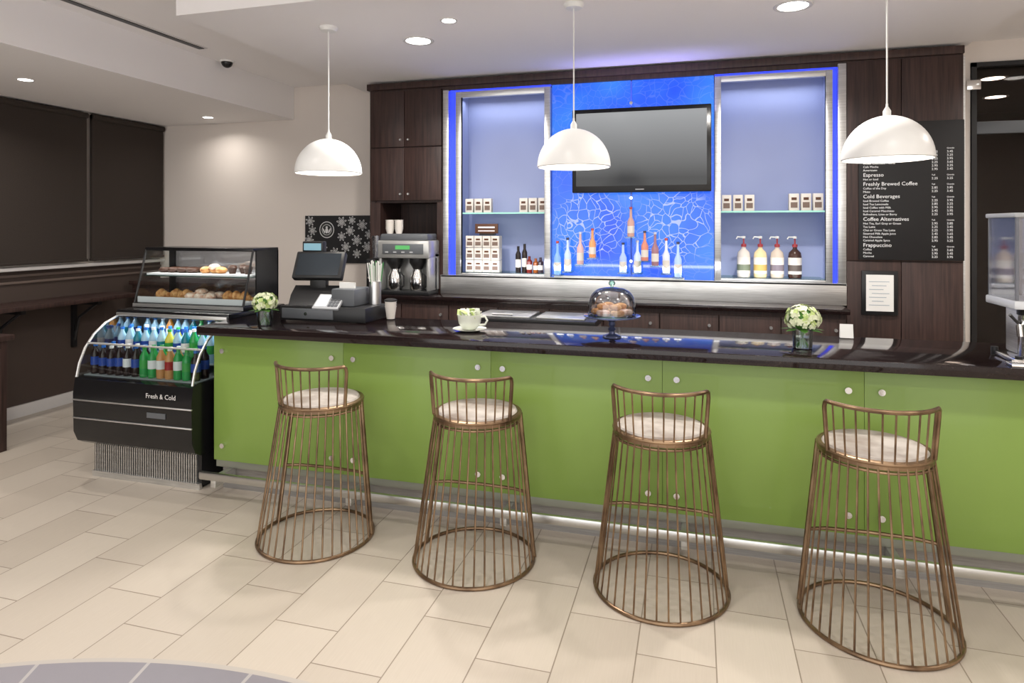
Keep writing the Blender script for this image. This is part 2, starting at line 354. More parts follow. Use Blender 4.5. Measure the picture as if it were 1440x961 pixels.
b.box(-2.19,-1.24,F0+.0,F0+.02,2.985,3.0,ledE); b.box(.14,1.06,F0,F0+.02,2.985,3.0,ledE)
sge=M('glass_edge_green',srgb(150,205,190),.2,emit=srgb(120,190,180),es=.25)
for x0,x1 in ((-2.08,-1.29),(.19,.98)):
    b.box(x0,x1,F0+.02,F0+.29,1.862,1.872,glassg); b.box(x0,x1,F0+.018,F0+.022,1.860,1.874,sge); b.box(x0,x1,F0+.02,F0+.29,1.318,1.326,glassg)
b.build(parent=bb)
b=MB('blue_backlit_panel'); b.box(-1.235,-.545,F0+.03,F0+.05,1.30,3.0,bluep); b.box(-.535,.135,F0+.03,F0+.05,1.30,3.0,bluep)
b.box(-.547,-.533,F0+.01,F0+.03,1.32,2.99,M('panel_joint',srgb(90,120,220),.2,.4),.003)
for i in range(6): b.tube([(-.54,F0+.01,1.45+i*.27),(-.54,F0-.005,1.45+i*.27)],.014,chrome)
b.build(parent=bb)
def area(name,loc,rot,sx,sy,e,col,parent=None):
    l=bpy.data.lights.new(name,'AREA'); l.shape='RECTANGLE'; l.size=sx; l.size_y=sy; l.energy=e; l.color=col
    lo=bpy.data.objects.new(name,l); lo.location=loc; lo.rotation_euler=rot; bpy.context.collection.objects.link(lo)
    if parent: lo.parent=parent
area('added_ceiling_glow',(-.45,5.42,2.76),(math.radians(140),0,0),1.1,.06,2.5,(.5,.44,1),bb)  # added lamp without a fixture, spreads a violet glow over the ceiling
for xx in (-1.69,.58): area('shelf_led_light',(xx,5.76,2.93),(0,0,0),.8,.05,2.0,(.76,.81,1),bb)
area('under_shelf_led',(-.57,5.50,1.40),(math.radians(50),0,0),3.0,.03,4,(.95,.95,1),bb)
b=MB('television'); b.box(-1.02,.112,5.44,5.50,2.03,2.735,blackg,.008); b.box(-.7,-.2,5.50,5.60,2.2,2.55,blackp); b.box(-.49,-.42,5.4375,5.4405,2.05,2.058,midgrey)
tv=b.build()
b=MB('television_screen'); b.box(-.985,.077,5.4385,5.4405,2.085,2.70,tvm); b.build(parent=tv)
b=MB('menu_board'); b.box(1.205,1.915,F0-.035,F0-.0185,1.49,2.545,blackmat,.002)
sections=[('Espresso',['Cafe Latte','Cappuccino','Caramel Macchiato','White Chocolate Mocha','Cafe Mocha','Americano']),('Espresso',['Hot or Iced']),('Freshly Brewed Coffee',['Coffee of the Day','Misto']),('Cold Beverages',['Iced Brewed Coffee','Iced Tea Lemonade','Iced Coffee with Milk','Iced Caramel Macchiato','Refreshers, Lime or Berry']),('Coffee Alternatives',['Hot Tea, Earl Grey or Green','Tea Latte','Chai or Green Tea Latte','Steamed Milk Apple Juice','Hot Chocolate','Caramel Apple Spice']),('Frappuccino',['Coffee','Mocha','Caramel'])]
z=2.33
yt=F0-.0362
for h,ls in sections:
    b.text(h,(1.235,yt,z),.040,textm); 
    for k,xx in enumerate((1.70,1.80)): b.text('Tall' if k==0 else 'Grande',(xx,yt,z),.016,textm)
    z-=.028
    for t in ls:
        b.text(t,(1.235,yt,z),.022,textm)
        for k,xx in enumerate((1.70,1.80)): b.text('%d.%02d'%(2+k,random.choice((25,45,65,85,95))),(xx,yt,z),.024,textm)
        z-=.026
    z-=.016
b.build()
b=MB('framed_notice'); 
x0,x1,z0,z1=1.225,1.475,1.065,1.405
b.box(x0,x1,F0-.04,F0-.0185,z0,z1,blackp,.004); b.box(x0+.03,x1-.03,F0-.0415,F0-.0395,z0+.03,z1-.03,whitep)
notice=M('notice_ink',srgb(150,165,180),.6)
for i in range(7): b.box(x0+.05+.02*(i%2),x1-.06-.02*(i%3),F0-.0425,F0-.041,z1-.085-i*.03,z1-.081-i*.03,notice)
b.build()
# floral poster on beige wall
b=MB('floral_poster'); postm=M('poster_black',srgb(24,24,26),.5); b.box(-4.04,-3.10,6.08,6.0995,1.36,1.86,postm)
disc=M('logo_disc',srgb(40,42,42),.5); ring=M('poster_white',srgb(215,215,215),.5)
def discy(cx,cz,y,r,mat,seg=28,rx=None,ang=0):
    rx=rx or r; b.add([(cx+rx*math.cos(2*pi*i/seg)*math.cos(ang)-r*math.sin(2*pi*i/seg)*math.sin(ang),y,cz+rx*math.cos(2*pi*i/seg)*math.sin(ang)+r*math.sin(2*pi*i/seg)*math.cos(ang)) for i in range(seg)],[tuple(range(seg))],mat)
def flower(cx,cz,R,n=7):
    for k in range(n):
        a=2*pi*k/n+R*50; discy(cx+R*.62*math.cos(a),cz+R*.62*math.sin(a),6.079,R*.17,ring,12,R*.40,a)
        discy(cx+R*.62*math.cos(a),cz+R*.62*math.sin(a),6.0785,R*.09,postm,12,R*.26,a)
    discy(cx,cz,6.078,R*.2,ring,14); discy(cx,cz,6.0775,R*.1,postm,14)
for (fx,fz,fr) in ((-3.98,1.80,.055),(-3.95,1.70,.05),(-3.99,1.60,.055),(-3.93,1.50,.06),(-3.98,1.41,.045),(-3.82,1.53,.05),(-3.60,1.79,.06),(-3.50,1.70,.055),(-3.60,1.64,.05),(-3.48,1.81,.045),(-3.42,1.60,.06),(-3.55,1.53,.055),(-3.36,1.76,.06),(-3.28,1.66,.05),(-3.30,1.53,.06),(-3.42,1.46,.05),(-3.68,1.47,.055),(-3.22,1.80,.05),(-3.18,1.58,.05),(-3.80,1.42,.05)):
    flower(fx,fz,fr)
for r_,m_,yy in ((.088,ring,6.0765),(.080,disc,6.0760),(.058,ring,6.0755),(.053,disc,6.075)): discy(-3.775,1.71,yy,r_,m_)
discy(-3.775,1.70,6.0745,.028,ring,rx=.018); discy(-3.775,1.735,6.0745,.013,ring)
for sx in (-1,1): discy(-3.775+sx*.034,1.70,6.0745,.008,ring,rx=.03,ang=sx*1.1)
b.build(fix=False)
# ---------------------------------------------------------------- items on back bar shelves
def carton(b,x,y,z,w=.075,d=.06,h=.13):
    b.box(x,x+w,y,y+d,z,z+h,boxm,.002); b.box(x+.012,x+w-.012,y-.0015,y,z+h*.18,z+h*.5,boxl); b.box(x+.018,x+w-.018,y-.0015,y,z+h*.62,z+h*.78,brownm)
for xs,n_,st,hh in ((-2.07,3,.088,.13),(-1.55,3,.088,.13),(.20,3,.09,.135),(.72,3,.09,.14)):
    b=MB('carton_row')
    for i in range(n_): carton(b,xs+i*st,5.68,1.873,h=hh)
    b.build()
b=MB('tea_box_stack')
for r in range(3):
    for i in range(4): carton(b,-2.06+i*.082,5.66,1.327+r*.112,.076,.1,.108)
b.build()
b=MB('counter_sign'); b.box(-1.97,-1.75,5.665,5.68,1.682,1.77,brownm,.002); b.box(-1.94,-1.78,5.663,5.665,1.70,1.71,textm);b.box(-1.94,-1.78,5.663,5.665,1.73,1.745,textm); b.box(-1.93,-1.79,5.67,5.74,1.664,1.682,blackp); b.build()
b=MB('syrup_jar_group')
cols=[srgb(30,24,24),srgb(40,30,28),srgb(110,30,24),srgb(150,80,30),srgb(60,50,60),srgb(160,40,30)]
for i,c in enumerate(cols):
    m=M('jar%d'%i,c,.2); x=-1.56+i*.052; h=[.24,.26,.15,.13,.14,.16][i]; y=5.68+.03*(i%2)
    b.lathe([(0,0),(.024,0),(.025,.01),(.025,h*.7),(.012,h*.82),(.012,h),(0,h)],x,y,m,14,1.327); b.lathe([(.0255,h*.2),(.0255,h*.5)],x,y,boxm,14,1.327)
b.build()
redm=M('pump_cap',srgb(160,60,66),.35)
def pump_bottle(x,y,z,lab,labc,name='syrup_pump_bottle'):
    b=MB(name); body=M('bottle_body',lab,.12); lc=M('bottle_label',labc,.5)
    b.lathe([(0,0),(.048,0),(.052,.01),(.052,.17),(.046,.205),(.018,.235),(.016,.25),(0,.25)],x,y,body,24,z)
    b.lathe([(.0525,.03),(.0525,.165)],x,y,boxm,24,z); b.lathe([(.0528,.055),(.0528,.105)],x,y,lc,24,z)
    b.lathe([(0,.25),(.021,.25),(.021,.272),(.007,.277),(.006,.325),(0,.325)],x,y,redm,16,z)
    b.lathe([(0,.32),(.014,.32),(.014,.338),(0,.34)],x,y,whitep,16,z); b.tube([(x,y,z+.33),(x-.05,y-.01,z+.332),(x-.058,y-.012,z+.315)],.0055,whitep,8); b.build()
for i,(x,c,l_) in enumerate(((.375,srgb(215,208,200),srgb(110,120,100)),(.505,srgb(226,206,160),srgb(190,160,90)),(.635,srgb(205,190,175),srgb(120,110,120)),(.77,srgb(70,48,42),srgb(90,80,74)))): pump_bottle(x,5.73,1.327,c,l_)
b=MB('liquor_bottle_display')
data=[(-1.165,1.33,srgb(130,170,235),.29),(-1.075,1.36,srgb(185,205,245),.29),(-.965,1.42,srgb(205,170,170),.28),(-.86,1.48,srgb(220,150,100),.25),(-.60,1.36,srgb(165,185,235),.25),(-.48,1.36,srgb(190,205,240),.27),(-.535,1.66,srgb(190,150,140),.25),(-.42,1.46,srgb(200,130,110),.25),(-.335,1.42,srgb(150,110,120),.28),(-.245,1.36,srgb(205,210,225),.29),(-.15,1.33,srgb(170,195,240),.29)]
capm=[M('cap%d'%i,c,.4) for i,c in enumerate((srgb(190,80,70),srgb(70,70,90),srgb(200,205,225)))]
for i,(x,z,c,h) in enumerate(data):
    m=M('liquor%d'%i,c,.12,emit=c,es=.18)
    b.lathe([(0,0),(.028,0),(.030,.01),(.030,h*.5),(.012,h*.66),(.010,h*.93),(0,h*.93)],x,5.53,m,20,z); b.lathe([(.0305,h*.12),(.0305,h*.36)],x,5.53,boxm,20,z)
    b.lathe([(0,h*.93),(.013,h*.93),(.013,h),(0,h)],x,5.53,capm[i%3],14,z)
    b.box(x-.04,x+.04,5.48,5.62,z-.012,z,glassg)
b.box(-1.2,-.1,5.55,5.62,1.300,1.318,steel)
b.build()
b=MB('bar_faucet'); b.tube([(-.62,5.42,1.131),(-.62,5.42,1.21),(-.62,5.39,1.235),(-.62,5.34,1.235),(-.62,5.32,1.215)],.010,chrome); b.cyl(-.62,5.42,1.131,1.145,.026,chrome); b.tube([(-.70,5.42,1.131),(-.70,5.42,1.16),(-.73,5.40,1.17)],.008,chrome); b.build()
b=MB('ice_bin'); b.box(-1.75,-.75,4.85,5.27,0,.98,steel,.006); b.box(-1.77,-.73,4.83,5.28,.98,1.03,blackp,.006); b.box(-1.68,-1.25,4.88,5.22,1.03,1.045,steel,.004); b.box(-1.2,-.82,4.88,5.22,1.03,1.045,steel,.004); b.tube([(-1.55,4.86,1.06),(-1.38,4.86,1.06)],.008,steel); b.build()
# coffee brewer in niche
b=MB('coffee_brewer')
x0,x1=-2.78,-2.28
b.box(x0,x1,5.31,5.54,1.131,1.17,blackp,.006); b.box(x0,x1,5.46,5.56,1.17,1.50,silverp,.006); b.box(x0,x1,5.31,5.56,1.46,1.62,silverp,.012); b.box(x0+.02,x1-.02,5.33,5.55,1.62,1.68,greym,.012)
for x in (x0,x1-.03): b.box(x,x+.03,5.33,5.50,1.17,1.47,silverp,.006)
b.box(x0+.05,x1-.05,5.304,5.31,1.50,1.59,greym,.003)
grn=M('display_green',srgb(80,150,90),.4,emit=srgb(80,170,90),es=.4); b.box(x0+.18,x1-.18,5.301,5.305,1.54,1.575,grn)
for dx in (.14,.36):
    cx=x0+dx; b.lathe([(0,.46),(.075,.46),(.075,.42),(.04,.36),(0,.36)],cx,5.39,blackp,20,1.0)
    b.lathe([(0,0),(.06,0),(.07,.02),(.07,.12),(.045,.17),(.045,.19),(0,.19)],cx,5.385,chrome,24,1.17); b.tube([(cx+.06,5.38,1.19),(cx+.10,5.35,1.21),(cx+.10,5.35,1.30),(cx+.05,5.38,1.33)],.008,blackp)
for i in range(4): b.box(x0+.08+i*.08,x0+.11+i*.08,5.301,5.305,1.51,1.522,midgrey)
for j in range(2):
    for i in range(5): b.lathe([(0,0),(.028,0),(.04,.05),(.041,.05),(.041,.054)],x0+.07+j*.09,5.42,boxm,20,1.68+i*.018)
b.build()
b=MB('coffee_grinder'); b.box(-2.90,-2.81,5.32,5.55,1.131,1.45,blackp,.01); b.lathe([(0,.32),(.035,.32),(.045,.5),(.045,.53),(0,.53)],-2.855,5.44,acryl,20,1.13); b.tube([(-2.855,5.32,1.3),(-2.855,5.29,1.28)],.012,chrome); b.build()
# ---------------------------------------------------------------- stools
def stool(cx,cy):
    b=MB('wire_bar_stool'); SZ=.755; R=.315; rs=.228; sy=.055
    def P(a,t):
        r=R+(rs-R)*t; return (r*math.sin(a), sy*t - r*math.cos(a), .0095+(SZ-.0095)*t)
    b.T=Matrix.Translation((cx,cy,0))
    b.tube([P(2*pi*i/56,0) for i in range(56)],.0095,bronze,8,closed=True)
    b.tube([P(2*pi*i/48,1) for i in range(48)],.010,bronze,8,closed=True)
    b.tube([(v[0],v[1],v[2]-.035) for v in [P(2*pi*i/48,1) for i in range(48)]],.007,bronze,8,closed=True)
    amax=math.radians(104); n=23
    for i in range(n):
        a=-amax+2*amax*i/(n-1)
        if i in (0,n-1): b.tube([P(a,0),P(a,1)],.0125,bronze,8)
        else: b.tube([P(a,0),P(a,1)],.0046,bronze,6)
    L0,L1=P(-amax,.44),P(amax,.44)
    b.tube([L0,(L0[0]*.7,L0[1]+.03,L0[2]),(0,L0[1]+.04,L0[2]),(L1[0]*.7,L1[1]+.03,L1[2]),L1],.009,bronze,8)
    b.lathe([(0,SZ-.03),(rs-.01,SZ-.03),(rs+.006,SZ-.022),(rs+.006,SZ+.006),(rs-.014,SZ+.010)],0,sy,bronze,40)
    b.lathe([(rs-.014,SZ+.008),(rs-.022,SZ+.018),(rs-.06,SZ+.025),(0,SZ+.027)],0,sy,seatm,40)
    am=math.radians(64); H=.225
    def Q(a,h):
        r=rs+.004+.018*h; return (r*math.sin(a),sy-r*math.cos(a),SZ+H*h)
    pts=[Q(-am,0),Q(-am,.5),Q(-am,.86),Q(-am*.975,.96)]
    for i in range(17): pts.append(Q(-am*.93+2*am*.93*i/16,1))
    pts+= [Q(am*.975,.96),Q(am,.86),Q(am,.5),Q(am,0)]
    b.tube(pts,.0098,bronze,8)
    for i in range(1,11):
        a=-am+2*am*i/11; b.tube([Q(a,0),Q(a,1)],.0042,bronze,6)
    b.build()
for c in ((-2.07,3.225),(-1.13,3.235),(-.17,3.22),(.765,3.195)): stool(*c)
# ---------------------------------------------------------------- pendants
bulbm=M('bulb_glass',(1,1,1),.4,emit=(1,.92,.8),es=4)
def pendant(x):
    y=3.95; b=MB('pendant_lamp'); R=.225; z0=2.115; prof=[]
    for i in range(15):
        a=pi/2*i/14; prof.append((R*math.cos(a)+.0,z0+.235*math.sin(a)))
    inner=[(max(r-.006,0),zz-.004) for r,zz in prof][::-1]
    b.lathe(prof+[(0,z0+.228)]+inner[1:]+[(R,z0)],x,y,domem,48)
    b.lathe([(0,.225),(.02,.23),(.02,.26),(.006,.285),(.006,.3)],x,y,whitep,16,z0)
    b.tube([(x,y,z0+.28),(x,y,3.115)],.0045,whitep,8)
    b.lathe([(0,-.03),(.05,-.028),(.062,-.012),(.062,0),(0,0)],x,y,whitep,28,3.12)
    b.ell((x,y,z0+.11),(.045,.045,.055),bulbm); b.cyl(x,y,z0+.15,z0+.23,.02,whitep)
    o=b.build()
    l=bpy.data.lights.new('bulb','POINT'); l.energy=3.5; l.color=(1,.93,.84); l.shadow_soft_size=.04
    lo=bpy.data.objects.new('bulb',l); lo.location=(x,y,z0+.03); bpy.context.collection.objects.link(lo); lo.parent=o
for x in (-2.44,-.73,.994): pendant(x)
# ---------------------------------------------------------------- refrigerated case
b=MB('refrigerated_display_case')
X0,X1=-4.12,-3.135
b.box(X0+.05,X1-.03,3.58,4.42,.02,.25,blackp)
for i in range(46):
    x=X0+.07+i*(X1-X0-.14)/45; b.box(x,x+.008,3.567,3.58,.04,.235,steel)
b.box(X0+.05,X1-.03,3.56,3.585,.0,.04,steel); b.box(X0+.07,X1-.05,3.6,4.4,0,.03,blackp)
b.prism([(4.45,.24),(3.54,.24),(3.49,.27),(3.46,.34),(3.455,.60),(3.47,.70),(3.52,.715),(4.45,.715)],X0,X1,blackg)
for z in (.555,.432): b.box(X0-.002,X1+.002,3.450,3.462,z,z+.010,steel,.003)
b.text('Fresh & Cold',(X0+.62,3.4535,.615),.045,trimw)
b.box(X0+.63,X0+.78,3.452,3.456,.485,.52,greym)
b.box(X0,X1,4.34,4.45,.71,1.09,blackg)
b.box(X0,X1,3.80,4.45,1.08,1.135,blackg,.01); b.box(X0+.01,X1-.01,3.79,3.803,1.09,1.115,steel,.003)
curve=[(3.475,.71),(3.495,.80),(3.54,.90),(3.61,.985),(3.70,1.05),(3.81,1.09)]
for x in (X0+.01,X1-.01):
    b.add([(x,y,z) for y,z in curve]+[(x,4.34,1.09),(x,4.34,.71)],[tuple(range(8))],glass)
    b.tube([(x,y,z) for y,z in curve],.009,steel,8)
b.strip(curve[:3]+[(3.56,.93)],X0+.01,X1-.01,glass); b.tube([(X0+.01,3.56,.93),(X1-.01,3.56,.93)],.007,steel)
intm=M('case_interior',srgb(150,158,162),.4)
b.box(X0+.02,X1-.02,4.31,4.34,.72,1.08,intm)
for y0,z0_ in ((3.52,.72),(3.74,.79),(3.96,.86)): b.box(X0+.02,X1-.02,y0,4.31,z0_-.006,z0_,intm)
fr=b.build()
area('case_light',(-3.63,3.86,1.072),(math.radians(-10),0,0),.85,.04,3.0,(.85,.95,1),fr)
b=MB('bottled_drinks')
def bottle(b,x,y,z,h,c,lab,cap):
    b.lathe([(0,0),(.028,0),(.031,.01),(.031,h*.35),(.028,h*.42),(.031,h*.5),(.030,h*.68),(.012,h*.86),(.012,h*.93),(0,h*.93)],x,y,c,14,z)
    b.lathe([(.0318,h*.3),(.0318,h*.58)],x,y,lab,14,z); b.lathe([(0,h*.92),(.014,h*.92),(.014,h),(0,h)],x,y,cap,12,z)
mk=lambda n,c,r=.12,e=0:M(n,srgb(*c),r,emit=srgb(*c) if e else None,es=e)
cola=mk('cola',(30,16,16)); water=mk('water',(150,185,205),.1); lime=mk('lime_drink',(40,140,70),.15); orange=mk('orange_drink',(200,130,50),.2); amber=mk('amber_drink',(180,130,80)); yel=mk('yellow_drink',(190,185,70)); teal=mk('teal',(30,110,125))
lb=mk('label_blue',(40,70,150)); lr=mk('label_red',(150,40,40)); lw=mk('label_white',(215,218,220)); lg=mk('label_green',(60,150,70)); ca=mk('cap_white',(225,225,225)); cb=mk('cap_blue',(40,100,180)); cg=mk('cap_green',(60,150,70))
r1=[(cola,lb,cb)]*2+[(cola,lb,ca)]*1+[(cola,lb,ca),(cola,lw,ca),(cola,lb,cb)]+[(lime,lg,cg),(lime,lw,cg),(amber,lw,ca),(amber,lr,ca),(lime,lw,cg),(lime,lg,cg),(cola,lb,cb)]
r2=[(water,lb,cb),(water,lw,cb),(teal,lb,ca),(water,lb,cb),(water,lw,ca),(water,teal,cb),(yel,lg,cg),(water,lb,cb),(teal,lw,cb),(lime,lg,ca),(water,lb,cb),(water,lg,cg),(water,lb,cb)]
r3=[(water,lb,cb),(water,teal,cb),(water,lb,ca),(orange,lw,ca),(water,lb,cb),(water,lb,cb),(teal,lw,cb),(lime,lw,cg),(water,lb,cb),(yel,lb,ca),(lime,lg,cg),(teal,lb,cb),(water,lw,cb)]
for row,(yy,zz,h) in zip((r1,r1,r2,r2,r3),((3.57,.721,.215),(3.65,.721,.215),(3.79,.791,.235),(3.87,.791,.235),(4.02,.861,.205))):
    for i,(c,la,cp) in enumerate(row): bottle(b,X0+.07+i*.0705,yy,zz,h*random.uniform(.9,1),c,la,cp)
b.build(parent=fr)
# bakery case on top
b=MB('pastry_display_case')
U0,U1=-4.12,-3.135; zt=1.585
b.box(U0,U1,3.95,4.36,1.137,1.17,blackg,.004); b.box(U0,U1,3.945,3.952,1.14,1.165,steel)
b.box(U0,U1,4.06,4.36,zt-.025,zt,blackg,.004)
b.box(U1-.012,U1,4.10,4.36,1.17,zt-.02,blackg); b.box(U0,U0+.012,4.30,4.36,1.17,zt-.02,blackg); b.box(U0,U1,4.345,4.36,1.17,zt-.02,acryl)
for x in (U0+.006,U1-.006):
    b.add([(x,3.96,1.17),(x,4.07,zt-.02),(x,4.34,zt-.02),(x,4.34,1.17)],[(0,1,2,3)],glass); b.tube([(x,3.958,1.165),(x,4.068,zt-.015)],.008,blackp)
b.add([(U0,3.958,1.17),(U1,3.958,1.17),(U1,4.066,zt-.02),(U0,4.066,zt-.02)],[(0,1,2,3)],glass)
b.box(U0+.015,U1-.015,4.04,4.34,1.365,1.372,glassg); b.box(U0+.03,U1-.03,4.045,4.33,1.372,1.388,tray,.004)
b.box(U0+.02,U1-.02,3.985,4.33,1.17,1.192,tray,.004)
b.box(U0+.02,U1-.02,3.972,3.978,1.172,1.215,M('price_rail',srgb(210,212,215),.4))
pc=b.build()
area('pastry_light',(-3.63,4.12,1.552),(0,0,0),.9,.04,3,(1,.95,.88),pc)
b=MB('pastries')
def croissant(x,y,z,m,s_=1,ang=0):
    for k in range(-3,4):
        a=k*.33; r=.034*s_*(1-abs(k)*.2); R=Matrix.Rotation(a+ang,4,'Z'); p=R@Vector((0,-.07*s_,0)); b.ell((x+p.x,y+p.y+.07*s_,z+r*.9),(r*.75,r,r),m,12,8)
for i in range(4): croissant(-4.02+i*.09,4.12+.03*(i%2),1.192,pastry,1.1,.3*i)
for i in range(3): b.ell((-3.72+i*.085,4.10,1.215),(.05,.045,.028),iced); b.ell((-3.70+i*.085,4.18,1.218),(.05,.045,.028),iced)
b.ell((-3.66,4.14,1.245),(.05,.045,.025),iced)
for i in range(3): croissant(-3.40+i*.09,4.12,1.192,pastry,1.1,-.3*i)
for i in range(4):
    b.torus((-4.0+i*.085,4.14,1.408),.03,.019,choco); b.torus((-3.98+i*.085,4.22,1.408),.03,.019,choco)
for i in range(3): b.ell((-3.62+i*.07,4.14+.02*(i%2),1.412),(.045,.04,.028),pastry)
b.ell((-3.55,4.15,1.435),(.045,.04,.025),iced)
for i in range(4): b.lathe([(0,0),(.022,0),(.032,.035),(.036,.045),(.028,.06),(0,.068)],-3.38+i*.07,4.14+.04*(i%2),choco,14,1.388)
b.build(parent=pc)
# ---------------------------------------------------------------- cash register
b=MB('cash_register')
b.box(-2.78,-2.12,3.88,4.19,1.101,1.20,blackp,.006); b.box(-2.76,-2.36,3.874,3.882,1.115,1.185,greym,.004); b.tube([(-2.57,3.870,1.15),(-2.57,3.878,1.15)],.012,chrome)
b.T=Matrix.Translation((-2.57,4.02,1.20))@Matrix.Rotation(.18,4,'Z')
b.prism([(-.10,0),(.12,0),(.12,.09),(.02,.13),(-.06,.07)],-.17,.17,blackp)
b.box(-.06,.06,0,.06,.08,.26,blackp,.01)
b.T=b.T@Matrix.Translation((0,.0,.19))@Matrix.Rotation(-.5,4,'X')
b.box(-.18,.18,-.03,.03,-.02,.19,blackp,.012); b.box(-.155,.155,-.033,-.029,.0,.17,M('pos_screen',srgb(40,46,52),.1))
b.T=Matrix.Translation((-2.66,4.12,1.20)); b.tube([(0,0,0),(0,0,.37)],.012,blackp); b.box(-.085,.085,-.025,.025,.36,.44,blackp,.008); b.box(-.07,.07,-.028,-.024,.375,.425,M('vfd',srgb(120,150,160),.2,emit=srgb(120,170,190),es=.4))
b.T=Matrix.Translation((-2.32,4.04,1.20)); b.box(-.09,.09,-.11,.11,0,.12,greym,.012); b.box(-.06,.06,-.05,-.04,.118,.16,whitep)
b.T=Matrix.Translation((-2.42,3.93,1.22))@Matrix.Rotation(math.radians(38),4,'X')
b.box(-.10,.10,-.07,.07,0,.02,midgrey,.006); b.box(-.085,.0,-.05,.055,.0195,.022,M('lcd',srgb(205,215,218),.2,emit=srgb(200,210,215),es=.3))
for i in range(3):
    for j in range(4): b.box(.015+i*.026,.035+i*.026,-.05+j*.027,-.032+j*.027,.0195,.025,greym)
reg=b.build()
b=MB('straw_holder'); b.cyl(-2.18,4.13,1.201,1.36,.042,M('holder_steel',(.6,.6,.6),.3,1.0)); 
strw=M('straw_white',srgb(230,230,225),.4); strg=M('straw_green',srgb(60,140,70),.4)
for i in range(26):
    a=random.random()*2*pi; r=.028*random.random()**.5; t=.035*random.random(); b.tube([(-2.18+r*math.cos(a),4.13+r*math.sin(a),1.22),(-2.18+(r+t)*math.cos(a),4.13+(r+t)*math.sin(a),1.46+.05*random.random())],.0035,strg if i%4==0 else strw,6)
b.build()
b=MB('cup_stack')
for i in range(3): b.lathe([(0,0),(.028,0),(.040,.085),(.042,.085),(.042,.089)],-2.06,4.13,boxm,20,1.102+i*.016)
b.lathe([(0,.09),(.044,.09),(.044,.10),(.03,.107),(0,.107)],-2.06,4.13,blackp,20,1.102+2*.016)
b.build()
# ---------------------------------------------------------------- flowers
vwater=glassm('vase_water',(.8,.9,.86),.2)
def flowers(name,x,y,z,R,h):
    b=MB(name)
    b.lathe([(0,.002),(.048,.002),(.052,.10),(.050,.10),(.046,.006),(0,.006)],x,y,glass,28,z); b.lathe([(0,.008),(.0455,.008),(.048,.06),(0,.06)],x,y,vwater,28,z)
    for i in range(10):
        a=2*pi*i/10; b.tube([(x+.03*math.cos(a),y+.03*math.sin(a),z+.01),(x-.01*math.cos(a),y-.01*math.sin(a),z+.08),(x+.03*math.cos(a),y+.03*math.sin(a),z+h-.05)],.0028,leaf,6)
    cz=z+h
    for i in range(190):
        u=random.uniform(-.55,1); a=random.random()*2*pi; q=math.sqrt(1-u*u); n=Vector((q*math.cos(a),q*math.sin(a),u*.82))
        rr=R*random.uniform(.82,1.08); c=Vector((x,y,cz))+n*rr; nn=n.normalized(); t=nn.orthogonal().normalized(); t=Matrix.Rotation(random.random()*3,3,nn)@t; s2=nn.cross(t); pr=R*.20
        mt=petal if random.random()<.75 else petal2
        for k in range(4):
            d=(t*math.cos(k*pi/2)+s2*math.sin(k*pi/2)); e=(t*math.cos(k*pi/2+.7)+s2*math.sin(k*pi/2+.7)); f=(t*math.cos(k*pi/2-.7)+s2*math.sin(k*pi/2-.7))
            b.add([tuple(c),tuple(c+f*pr*.7+nn*.003),tuple(c+d*pr+nn*.002),tuple(c+e*pr*.7+nn*.003)],[(0,1,2,3)],mt)
    b.ell((x,y,cz),(R*.8,R*.8,R*.65),leaf)
    for i in range(7):
        a=2*pi*i/7+.2; c=Vector((x,y,cz-R*.5)); d=Vector((math.cos(a),math.sin(a),-.15)); s2=Vector((-math.sin(a),math.cos(a),0)); 
        b.add([tuple(c+d*R*.4),tuple(c+d*R*.85+s2*.022),tuple(c+d*R*1.35),tuple(c+d*R*.85-s2*.022)],[(0,1,2,3)],leaf)
    b.build(fix=False)
flowers('hydrangea_vase',-2.72,3.64,1.101,.076,.15)
flowers('hydrangea_vase',.54,3.74,1.101,.085,.155)
b=MB('coffee_cup')
cx,cy,z=-1.35,3.78,1.101
cer=M('ceramic_white',srgb(225,228,215),.2,coat=.4)
b.lathe([(0,.0),(.05,0),(.10,.014),(.105,.018),(.05,.010),(0,.008)],cx,cy,cer,36,z)
b.lathe([(0,.010),(.035,.010),(.045,.016),(.068,.05),(.075,.095),(.078,.105),(.072,.105),(.066,.06),(.04,.025),(0,.022)],cx,cy,cer,36,z)
b.tube([(cx+.07,cy,z+.09),(cx+.10,cy,z+.095),(cx+.115,cy,z+.07),(cx+.10,cy,z+.045),(cx+.065,cy,z+.04)],.007,cer,8)
for i in range(26):
    a=random.random()*2*pi; r=.06*random.random()**.5; b.T=Matrix.Translation((cx+r*math.cos(a),cy+r*math.sin(a),z+.105+.02*random.random()))@Matrix.Rotation(a,4,'Z')@Matrix.Rotation(random.uniform(.2,1.3),4,'X')
    b.box(-.016,.016,-.002,.002,-.025,.022,random.choice((cer,boxm,cer,petal2)),.001)
b.T=Matrix(); b.build()
b=MB('cake_stand')
cx,cy,z=-.477,3.80,1.101
dk=M('stand_glass',srgb(70,78,110),.08,.3)
b.lathe([(0,0),(.055,0),(.05,.012),(.018,.022),(.014,.035),(.024,.048),(.014,.06),(.02,.075),(.016,.09),(.05,.108),(.15,.118),(.165,.122),(.165,.128),(.15,.126),(0,.124)],cx,cy,dk,40,z)
D=[]
for i in range(13):
    a=pi/2*i/12; D.append((.138*math.cos(a)**.6 if i<12 else 0,.13+.045+.115*math.sin(a)))
b.lathe([(.138,.13)]+D,cx,cy,acryl,40,z); b.torus((cx,cy,z+.132),.138,.003,glassg)
b.lathe([(.008,.288),(.008,.30),(.018,.308),(.02,.318),(.012,.33),(0,.332)],cx,cy,glassg,20,z)
for i in range(6):
    a=2*pi*i/6; b.torus((cx+.082*math.cos(a),cy+.082*math.sin(a),z+.148),.024,.017,pastry if i%2 else iced,20,8)
